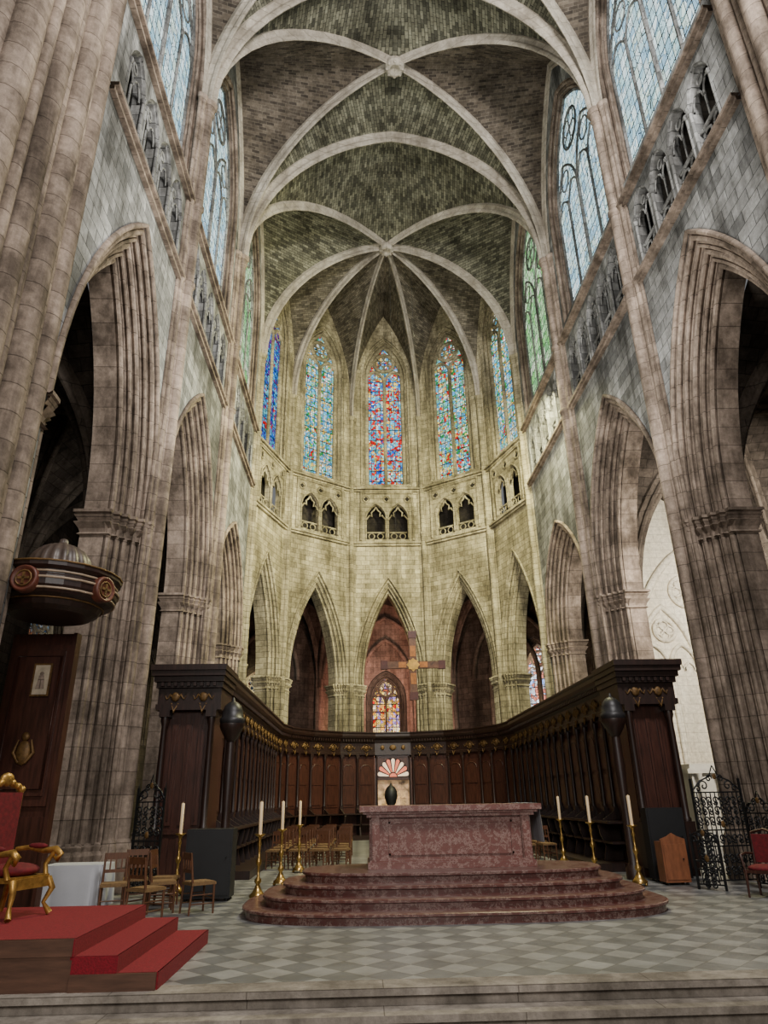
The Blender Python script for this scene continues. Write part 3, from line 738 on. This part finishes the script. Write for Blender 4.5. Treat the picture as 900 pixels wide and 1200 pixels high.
for k in range(9):
    a=pi*(k+.5)/9; P=[]
    for j in range(9):
        b=pi*j/8; r=.66+.09*sin(b); an=a-pi/18*.75*cos(b); P.append((r*cos(an),ZB+.02+r*1.1*sin(an)))
    P=[(.22*cos(a-.1),ZB+.02+.22*sin(a-.1))]+P+[(.22*cos(a+.1),ZB+.02+.22*sin(a+.1))]
    (fan if k%2==0 else fan2).prism(P,-.02,.0,'y')
fan2.prism([(.17*cos(pi*j/8),ZB+.02+.17*sin(pi*j/8)) for j in range(9)],-.03,0,'y')
fbk=MB(); fbk.box(-.78,.78,.085,.11,ZB,3.5)
M_fanw=plain('lit_pale_glass',(0.8,0.6,0.46),.5,0,.1,4,emit=.7); M_fanr=plain('lit_red_glass',(0.65,0.16,0.10),.5,0,.2,4,emit=.7)
thing('stall_portal',[('door_frame',pf,M_wood2),('column',pw,M_wood),('cornice',pc,M_wood),('gilded_ornament',po,M_dgold),('tympanum_back',fbk,M_wood),('fan_glass_pale',fan,M_fanw),('fan_glass_red',fan2,M_fanr)],(0,29.8+RS,0),0,'carved walnut doorway in the stalls with fan-shaped coloured tympanum','doorway')
dg=MB(); dg.box(-.78,.78,35.1,35.14,0,2.5)
for z in (1.0,1.35,1.7,2.1): dg.box(-.78,.78,35.07,35.1,z,z+.03)
for x in (-.35,0,.35): dg.box(x-.015,x+.015,35.07,35.1,.2,2.45)
dg.obj('doorway_glow',plain('doorway_glow_panel',(0.6,0.38,0.2),.5,0,.8,3,emit=.35),None,kind='structure')  # added glowing panel with bars, stands in for the bright space behind the opening
ur=MB(); ur.lathe([(.25,0),(.25,.08),(.1,.15),(.08,1.1),(.2,1.2),(.12,1.3),(.22,1.5),(.3,1.75),(.28,2.0),(.2,2.15),(.08,2.25),(.02,2.35)],16)
thing('urn_pedestal',[('urn',ur,M_black)],(-.15,34.2,0),0,'dark bronze urn on a slender stand before the doorway','urn')

def pavilion(x0,x1,y,lab):
    w=x1-x0; cx=(x0+x1)/2
    b=MB(); b.box(-w/2+.1,w/2-.1,0,1.05,0,3.7)
    for i in range(3):
        a=-w/2+.22+i*(w-.44)/3; c=a+(w-.44)/3
        b.box(a+.08,c-.08,-.04,0,1.2,3.35); b.box(a+.14,c-.14,-.07,-.04,1.3,3.25); b.box(a+.08,c-.08,-.04,0,.2,.95)
    b.box(-w/2,w/2,-.1,1.1,0,.18)
    b.box(-w/2+.05,w/2-.05,-.07,0,1.02,1.12)
    co=MB()
    for x in (-w/2+.14,w/2-.14):
        co.box(x-.12,x+.12,-.3,.0,.18,1.1)
        co.lathe([(.1,0),(.1,.06),(.07,.1),(.08,.8),(.065,2.2),(.1,2.32),(.1,2.4)],12,(x,-.17,1.1))
        co.box(x-.12,x+.12,-.3,0,3.5,3.65)
    c=MB()
    for (p,z0,z1) in ((.2,3.65,3.78),(.14,3.78,4.15),(.24,4.15,4.28),(.34,4.28,4.4),(.44,4.4,4.52),(.5,4.52,H)):
        c.box(-w/2-p*.4,w/2+p*.4,-p-.1,1.1,z0,z1)
    for k in range(int(w/.15)): c.box(-w/2+.03+k*.15,-w/2+.1+k*.15,-.42,-.32,4.18,4.27)
    g=MB()
    for i in range(2):
        x=-w/2+.35+i*(w-.7)
        g.sphere((x,-.26,3.95),.1,10,1,.4,1.1)
        for s in (-1,1): g.tube([(x+s*(.08+.04*k),-.25,3.95+.06*sin(k*1.7)) for k in range(5)],[.03,.03,.025,.02,.012],5)
        g.tube([(x-.08,-.27,3.8),(x,-.3,3.6),(x+.08,-.27,3.8)],[.025,.045,.025],5)
    return thing('stall_pavilion',[('panelled_body',b,M_wood2),('column',co,M_wood),('cornice',c,M_wood),('gilded_ornament',g,M_dgold)],(cx,y,0),0,lab,'stall pavilion','carved end pavilions of the stalls')
pavilion(-6.2,-4.85,16.8,'tall dark carved wooden pavilion closing the stalls beside a black cabinet')
pavilion(4.7,5.95,16.8,'tall dark carved wooden pavilion closing the stalls beside an iron gate')
def dome_canopy(loc,lab):
    d=MB(); d.lathe([(.26,0),(.28,.05),(.28,.12),(.24,.14),(.23,.28),(.19,.38),(.12,.46),(.04,.5),(.03,.56),(0,.6)],24,mod=lambda a:1+.03*cos(12*a))
    r=MB(); r.lathe([(.08,-.4),(.18,-.25),(.25,-.12),(.28,-.05),(.28,0)],16)
    p=MB(); p.lathe([(.18,-3.3),(.18,-3.1),(.1,-3.0),(.09,-1.8),(.12,-1),(.1,-.4)],12)
    thing('domed_canopy',[('dome',d,M_lead),('console',r,M_wood),('post',p,M_wood)],loc,0,lab,'canopy','small lead domes on the stall ends')
dome_canopy((-4.45,16.3,3.3),'small dark ribbed dome on a turned post by the stall end')
dome_canopy((4.35,16.35,3.3),'small dark ribbed dome on a turned post by the stall end')

# ------------------------------------------------------------ candlesticks
def candlestick(h=1.1,ch=.55):
    b=MB()
    b.lathe([(.15,.05),(.15,.09),(.1,.13),(.06,.2),(.035,.26),(.065,.3),(.065,.34),(.028,.38),(.024,.55),(.05,.6),(.055,.65),(.025,.7),(.022,h-.22),(.04,h-.17),(.025,h-.12),(.04,h-.05)],14)
    for k in range(3):
        a=k*2*pi/3+.4; b.sphere((.13*cos(a),.13*sin(a),.035),.035,8)
    p=MB(); p.lathe([(.04,h-.05),(.1,h-.02),(.11,h),(.05,h-.01)],14)
    c=MB(); c.lathe([(.034,h-.01),(.034,h+ch),(.02,h+ch+.01)],12); c.cyl((0,0,h+ch),(0,0,h+ch+.03),.004,n=4)
    return [('stem',b,M_brass),('drip_pan',p,M_brass),('candle',c,M_wax,'cream wax candle')]
g='tall altar candlesticks'
lb='tall brass floor candlestick holding a thick cream candle'
e1=thing('candlestick',candlestick(),(-3.42,14.3,0),0,lb,'candlestick',g)
for p in ((-3.25,16.6,0),(-3.1,19.4,0),(4.02,15.2,0),(3.8,17.3,0),(3.8,19.9,0)): dup(e1,p,random.random())
dup(e1,(-5.15,15.3,0),.5,'brass candlestick with cream candle behind a black cabinet')

# ------------------------------------------------------------ chairs
def chair():
    legs=[]
    for sx in (-1,1):
        for sy in (-1,1):
            m=MB()
            if sy<0: m.tube([(sx*.19,-.19,0),(sx*.19,-.18,.44)],[.016,.021],8)
            else: m.tube([(sx*.18,.22,0),(sx*.18,.19,.45),(sx*.18,.25,.9)],[.017,.021,.015],8)
            legs.append(('leg',m,M_chair))
    s=MB(); s.box(-.21,.21,-.21,.21,.42,.46); s.box(-.19,.19,-.19,.19,.46,.472)
    r=MB()
    for z,y in ((.15,0),(.28,0)):
        r.cyl((-.18,-.18,z),(-.18,.2,z),.01,n=6); r.cyl((.18,-.18,z),(.18,.2,z),.01,n=6)
    r.cyl((-.18,-.18,.22),(.18,-.18,.22),.01,n=6)
    b=MB(); b.box(-.18,.18,.232,.25,.8,.9); b.box(-.18,.18,.21,.225,.6,.65)
    for x in (-.09,0,.09): b.box(x-.012,x+.012,.212,.235,.65,.8)
    return legs+[('seat',s,M_rush,'woven rush seat'),('stretcher',r,M_chair),('backrest',b,M_chair)]
c0=thing('chair',chair(),(-4.85,12.15,0),2.6,'simple wooden chair with rush seat standing on the paving','chair','loose wooden chairs near the throne')
for x,y,r in ((-4.2,12.9,2.2),(-4.85,13.1,1.9),(-5.6,12.9,.3),(-5.5,13.75,.3),(-5.0,13.8,1.5)): dup(c0,(x,y,0),r)
c1=thing('chair',chair(),(-3.8,20.4,0),-.25,'simple wooden chair with rush seat before the stalls','chair','rows of wooden chairs in the choir')
for i in range(6):
    for j in range(4):
        if i==0 and j==0: continue
        dup(c1,(-3.8+.58*j,20.4+i*1.05,0),-.25+random.uniform(-.08,.08))
for i in range(5):
    for j in range(3): dup(c1,(3.65-.58*j,21.0+i*1.05,0),.25+random.uniform(-.08,.08))

# ------------------------------------------------------------ red dais + throne
e=empty('carpeted_dais',(0,0,0),label='low wooden dais with steps covered in red carpet',category='dais')
for i,(x,zz) in enumerate(((-3.5,.15),(-3.9,.3),(-4.33,.45))):
    m=MB(); yf=7.95-.02*i; m.box(-6.3 if i==2 else x-.6,x,yf,10.3,zz-.15,zz-.012); m.obj('riser_block',M_ply,e)
    c=MB(); c.box(-6.3 if i==2 else x-.45,x+.012,yf-.012 if i<2 else yf+.02,10.3,zz-.03,zz); c.box(x,x+.014,yf-.012,10.3,zz-.15,zz)
    if i<2: c.box(x-.43,x+.012,yf-.014,yf,zz-.15,zz)
    c.obj('carpet',M_carpet,e)
m=MB(); m.box(-6.3,-4.33,7.92,7.95,0,.45); m.box(-4.33,-3.5,7.9,7.93,0,.15); m.obj('front_board',M_ply,e)
sg=MB(); sg.box(-.32,.32,-.3,.3,.38,.44)
for sx in (-1,1):
    sg.tube([(sx*.3,-.3,.4),(sx*.33,-.36,.28),(sx*.28,-.3,.12),(sx*.34,-.36,.0)],[.045,.04,.025,.04],8)
    sg.tube([(sx*.3,.28,.4),(sx*.3,.34,0)],[.04,.03],8)
sg.box(-.3,.3,-.33,-.28,.3,.42)
ar_=MB()
for sx in (-1,1):
    ar_.tube([(sx*.33,.28,.72),(sx*.36,.1,.74),(sx*.37,-.12,.70),(sx*.37,-.3,.72),(sx*.37,-.38,.66),(sx*.37,-.34,.6),(sx*.37,-.29,.63)],[.03,.032,.035,.045,.045,.035,.02],8)
    ar_.tube([(sx*.36,-.3,.7),(sx*.34,-.2,.55),(sx*.32,-.24,.42)],[.03,.03,.035],8)
cu=MB(); cu.sphere((0,0,.5),.33,16,1,.92,.27); ap=MB()
for sx in (-1,1): ap.sphere((sx*.36,-.02,.76),.09,8,.5,1.8,.4)
bk=MB(); bk.box(-.26,.26,.27,.33,.5,1.42)
bf=MB()
for sx in (-1,1):
    bf.tube([(sx*.27,.3,.4),(sx*.28,.32,.9),(sx*.29,.33,1.4)],[.022,.022,.03],8)
    bf.tube([(sx*.29,.33,1.4),(sx*.22,.33,1.5),(sx*.1,.33,1.52),(0,.33,1.6)],[.03,.045,.04,.05],8); bf.sphere((sx*.29,.33,1.46),.05,8)
bf.sphere((0,.33,1.58),.1,10,1.2,.5,.9); bf.tube([(-.27,.3,.55),(.27,.3,.55)],.03,8)
for k in range(5): bf.sphere((-.2+.1*k,.32,1.5+.04*(2-abs(k-2))),.045,8)
thing('throne',[('seat_frame',sg,M_gold),('armrest',ar_,M_gold),('cushion',cu,M_velvet),('arm_pad',ap,M_velvet),('back_panel',bk,M_velvet),('back_frame',bf,M_gold)],(-5.72,9.4,.475),1.25,'gilded carved throne with red velvet upholstery on the dais','throne',warp=lambda v:(v[0]*.95,v[1]*.98,v[2]*.95))

# pulpit canopy
cy=MB(); cy.lathe([(.0,.3),(.6,.3),(.7,.36),(.74,.44),(.88,.5),(.96,.6),(.98,.74),(.93,.77),(.93,.84),(1.0,.89),(1.0,.97),(.62,1.04),(0,1.04)],24,cap=False,sm=False)
tr_=MB()
for z,r in ((.45,.77),(.96,1.005)): tr_.tube([(r*cos(k*pi/12),r*sin(k*pi/12),z) for k in range(24)],.016,5,closed=True)
sp=MB()
for z,r in ((.55,.93),(.7,.98),(.81,.935)): sp.tube([(r*cos(k*pi/12),r*sin(k*pi/12),z) for k in range(24)],.02,5,closed=True)
me=MB();ml=MB()
for ang in (-pi/2-.05,-.35,-pi/2-1.3):
    me.M=Matrix.Rotation(ang,4,'Z')@Matrix.Translation((.88,0,.66))@Matrix.Rotation(pi/2,4,'Y'); me.lathe([(0,.12),(.15,.115),(.17,.14),(.2,.14),(.21,.1),(.21,0)],20,cap=False)
    ml.M=Matrix.Rotation(ang,4,'Z')@Matrix.Translation((.88,0,.66))@Matrix.Rotation(pi/2,4,'Y'); ml.box(-.09,.09,-.018,.018,.115,.14); ml.box(-.018,.018,-.09,.09,.115,.14); ml.tube([(.12*cos(k*pi/6),.12*sin(k*pi/6),.125) for k in range(12)],.014,5,closed=True)
dm=MB(); dm.lathe([(.5,1.0),(.52,1.05),(.48,1.09),(.48,1.18),(.44,1.3),(.35,1.42),(.22,1.5),(.09,1.54),(.07,1.58),(.06,1.63),(0,1.66)],72,mod=lambda a:1+.05*cos(18*a))
thing('pulpit_canopy',[('sounding_board',cy,M_wood),('gilded_moulding',tr_,M_dgold),('pale_band',sp,plain('pale_inlay',(.3,.22,.15))),('medallion',me,M_cred),('medallion_cross',ml,M_dgold),('ribbed_dome',dm,M_bdome)],(-6.5,10.95,4.15),0,'round carved wooden canopy with ribbed dome and medallions against pillar','canopy')
pb=MB(); pb.box(-.55,.55,0,.1,.0,4.4); pb.box(-.5,.5,-.04,0,.6,1.5); pb.box(-.5,.5,-.04,0,1.65,4.2); pb.box(-.4,.4,-.07,-.04,1.8,4.1); pb.box(.5,.56,-.08,.12,.0,4.4)
pb.tube([(-.36,-.08,1.9),(.36,-.08,1.9),(.36,-.08,4.0),(-.36,-.08,4.0)],.02,5,closed=True)
pg=MB(); pg.sphere((.0,-.1,2.45),.12,10,1,.4,1.6); pg.sphere((.0,-.1,2.7),.07,8,1,.5,1)
for s in (-1,1): pg.tube([(s*.05,-.1,2.3),(s*.16,-.1,2.45),(s*.1,-.1,2.65)],[.03,.03,.015],6)
thing('panelled_backboard',[('panel',pb,M_wood2),('carved_ornament',pg,M_dgold)],(-6.95,11.9,0),0,'tall panelled wooden backboard beneath the canopy','panelling')
fp=MB(); fp.box(-.15,.15,-.03,0,-.27,.27); fi=MB(); fi.box(-.12,.12,-.035,-.03,-.24,.24)
fd=MB(); fd.sphere((0,-.036,.1),.035,8,1,.1,1); fd.prism([(-.07,-.15),(.07,-.15),(.04,.07),(-.04,.07)],-.042,-.036)
thing('framed_picture',[('frame',fp,M_dgold),('picture',fi,plain('old_paper',(.45,.38,.28))),('painted_figure',fd,M_pier)],(-6.85,11.8,3.6),0,'small pale framed devotional relief on the wooden panel','picture')
tb=MB(); tb.box(-.5,.5,-.3,.3,.66,.7)
for sx in(-1,1):
    for sy in(-1,1): tb.box(sx*.45-.03,sx*.45+.03,sy*.27-.03,sy*.27+.03,0,.66)
tcl=MB(); P=superell(.53,.33,120,8)
tcl.grid([[(x*k+.0,y*k,z) for x,y in P] for k,z in ((1,.71),(1.01,.67))]+[[(x*(1.02+f*sin(i*.7)),y*(1.04+f*1.4*sin(i*.7)),z) for i,(x,y) in enumerate(P)] for z,f in ((.5,.04),(.3,.06),(.06,.08))],True,True); tcl.add([(x,y,.71) for x,y in P],[tuple(range(120))])
thing('table',[('table_frame',tb,M_chair),('tablecloth',tcl,M_cloth)],(-6.45,13.6,0),0,'small table under a long white cloth','table')
def cabinet(w,d,h,loc,mat,lab,name='speaker_cabinet',cat='cabinet'):
    b=MB(); b.box(-w/2,w/2,-d/2,d/2,.05,h); f=MB(); f.box(-w/2+.03,w/2-.03,-d/2-.015,-d/2,.1,h-.04)
    c=MB()
    for sx in(-1,1):
        for sy in(-1,1): c.cyl((sx*(w/2-.06),sy*(d/2-.06),0),(sx*(w/2-.06),sy*(d/2-.06),.05),.03,n=8)
    k=MB(); k.cyl((w/2-.1,-d/2-.015,h*.6),(w/2-.1,-d/2-.04,h*.6),.015,n=8)
    return thing(name,[('cabinet_body',b,mat),('front_panel',f,mat),('foot',c,M_iron),('knob',k,M_iron)],loc,0,lab,cat)
cabinet(.86,.5,1.2,(-4.35,14.5,0),M_black,'tall black equipment cabinet standing on the paving')
cabinet(.8,.32,1.4,(4.97,15.95,0),M_black,'black loudspeaker cabinet beside the stalls','loudspeaker','loudspeaker')
cr_=cabinet(.5,.35,.78,(4.78,15.3,0),M_cab,'small orange-brown wooden cabinet with carved top','wooden_cabinet')
m=MB(); m.prism([(-.25,.78),(-.25,.83),(-.1,.88),(0,.94),(.1,.88),(.25,.83),(.25,.78)],-.17,-.12,'y'); m.obj('carved_crest',M_cab,cr_)

# ------------------------------------------------------------ wrought iron gates
def gate(w,h):
    fr=MB();cs=MB()
    for x in (-w/2,w/2): fr.box(x-.02,x+.02,-.02,.02,0,h)
    for z in (.08,h*.35,h*.5,h*.86): fr.box(-w/2,w/2,-.012,.012,z,z+.025)
    n=max(3,int(w/.1))
    for i in range(1,n): x=-w/2+w*i/n; fr.cyl((x,0,0.08),(x,0,h*.86),.011,n=5)
    def spiral(cx,cz,r,d,s=1):
        fr.tube([(cx+s*r*(1-k/16)*cos(k*.55),-.015,cz+d*r*(1-k/16)*sin(k*.55)) for k in range(14)],.015,5)
    m=max(1,int(w/.26))
    for i in range(m):
        cx=-w/2+w*(i+.5)/m
        for cz in (h*.14,h*.25,h*.43,h*.6,h*.7,h*.79):
            for s in (-1,1):
                spiral(cx+s*.07,cz,.07,1,s); spiral(cx+s*.07,cz-.05,.05,-1,-s)
    for s in (-1,1):
        spiral(s*w*.25,h*.93,.11,1,s); spiral(s*w*.12,h*1.0,.08,1,-s); spiral(s*w*.38,h*.9,.07,1,s)
        fr.cyl((s*w/2,0,h),(s*w/2,0,h+.1),.012,.003,n=5)
    fr.tube([(-w/2,0,h*.88),(-w*.3,0,h*.98),(-w*.1,0,h*1.02),(0,0,h*1.13),(w*.1,0,h*1.02),(w*.3,0,h*.98),(w/2,0,h*.88)],.016,5)
    cs.sphere((0,-.02,h*1.02),.045,10,1,.3,1.3); cs.sphere((0,-.02,h*.56),.05,10,1,.3,1.3)
    return [('ironwork',fr,M_iron),('gilded_crest',cs,M_dgold)]
gl='black wrought iron gate with scrollwork and gilded crest'
gg_='wrought iron choir gates'
thing('iron_gate',gate(1.1,1.95),(5.78,14.95,0),.15,gl+' between pillars','gate',gg_)
thing('iron_gate',gate(.6,1.95),(-5.7,14.9,0),-.3,gl+' standing half open','gate',gg_)
thing('iron_gate',gate(.5,.95),(5.05,14.3,0),-.8,'low black wrought iron railing panel with scrolls','railing',gg_)
thing('iron_gate',gate(.7,1.5),(6.15,14.1,0),-1.2,'black wrought iron gate leaf swung open','gate',gg_)
def redchair():
    f=MB()
    for sx in(-1,1):
        f.tube([(sx*.23,-.22,0),(sx*.21,-.22,.42)],[.018,.028],8); f.tube([(sx*.23,.24,0),(sx*.22,.22,.45),(sx*.22,.28,1.0)],[.02,.025,.02],8)
        f.tube([(sx*.23,.24,.66),(sx*.26,0,.68),(sx*.25,-.22,.66),(sx*.23,-.2,.45)],.02,6)
    f.box(-.24,.24,-.24,.24,.38,.43); f.tube([(-.22,.28,1.0),(0,.29,1.06),(.22,.28,1.0)],.024,6)
    s=MB(); s.sphere((0,0,.45),.25,14,1,1,.28); b=MB(); b.box(-.19,.19,.21,.27,.52,.98)
    return [('chair_frame',f,M_wood2),('seat',s,M_velvet),('backrest',b,M_velvet)]
r0=thing('upholstered_armchair',redchair(),(5.5,13.2,0),-.9,'armchair with red velvet seat and back beside iron gate','chair','red velvet chairs')
dup(r0,(6.05,12.7,0),-1.2)
sa=MB(); sa.box(-1.2,1.2,-.3,.4,0,2.3); sa.box(-1.35,1.35,-.4,.4,2.3,2.45); sa.box(-1.25,1.25,-.35,.4,2.45,2.6)
for x in(-1,-.35,.35,1): sa.lathe([(.1,.3),(.08,.4),(.07,2.1),(.11,2.3)],10,(x,-.42,0))
thing('side_altar',[('altar_body',sa,M_white)],(10.8,24.6,0),0,'pale stone side altar with columns in the aisle','altar')
bu=MB(); bu.lathe([(.14,0),(.14,.06),(.08,.1),(.07,.2)],12); bu.sphere((0,0,.38),.22,12,1,.6,.9); bu.tube([(0,0,.5),(0,-.02,.62)],.06,8); bu.sphere((0,-.03,.74),.12,12,.85,1,1.15); bu.sphere((0,-.15,.72),.025,6)
thing('bust',[('bust_figure',bu,M_white)],(10.9,24.5,2.6),0,'small white sculpted bust on the side altar','statue')

# ------------------------------------------------------------ lights
def area(name,loc,target,sx,sy,en,col):
    l=bpy.data.lights.new(name,'AREA'); l.shape='RECTANGLE'; l.size=sx; l.size_y=sy; l.energy=en; l.color=col
    o=bpy.data.objects.new(name,l); COL.objects.link(o); o.location=loc
    o.rotation_euler=(Vector(target)-Vector(loc)).to_track_quat('-Z','Y').to_euler(); return o
area('crossing_fill_high',(4.5,1,22),(-2,30,14),4.5,4.5,5600,(1,.97,.93))  # unseen fill lamp added high behind the camera, no window modelled there
area('crossing_fill_low',(-1,-3,6),(0,20,2),6,3,850,(1,.95,.89))  # unseen fill lamp added behind the camera to brighten floor and altar
area('clerestory_fill',(5.4,24.2,19),(-6.7,29.5,9),2.0,3.0,5000,(1,.95,.5))  # unseen lamp added inside the wall to strengthen light from the right windows
area('vault_fill',(0,13,9),(0,24,30),4,3,1500,(1,.98,.92))  # unseen mid-air lamp added to brighten the vault, no fitting here
area('apse_fill',(0,22,12),(0,36,20),4,3,800,(1,.95,.72))  # unseen mid-air lamp added to brighten the apse, turned away from camera
area('chapel_light',(11.2,18,9),(11.2,26,6),2,2,1500,(1,.93,.8))
area('ambulatory_glow',(0,37.8,5.5),(0,43,9),2,2,420,(1,.56,.42))
area('ambulatory_glow_side',(7.0,37,5.5),(9.5,41,8),2,2,150,(1,.72,.5))
wd=bpy.data.worlds.new('world'); SC.world=wd; wd.use_nodes=True
wd.node_tree.nodes['Background'].inputs[0].default_value=(.95,.97,1,1); wd.node_tree.nodes['Background'].inputs[1].default_value=.18

# ------------------------------------------------------------ camera
cd=bpy.data.cameras.new('camera'); co=bpy.data.objects.new('camera',cd); COL.objects.link(co)
cd.sensor_fit='AUTO'; cd.sensor_width=36; cd.lens=24; cd.clip_end=300
R=Matrix.Rotation(math.radians(-2.1),4,'Z')@Matrix.Rotation(math.radians(90+22.8),4,'X')@Matrix.Rotation(math.radians(-1.0),4,'Z')
co.matrix_world=Matrix.Translation((-1.5,0,1.67))@R
SC.camera=co
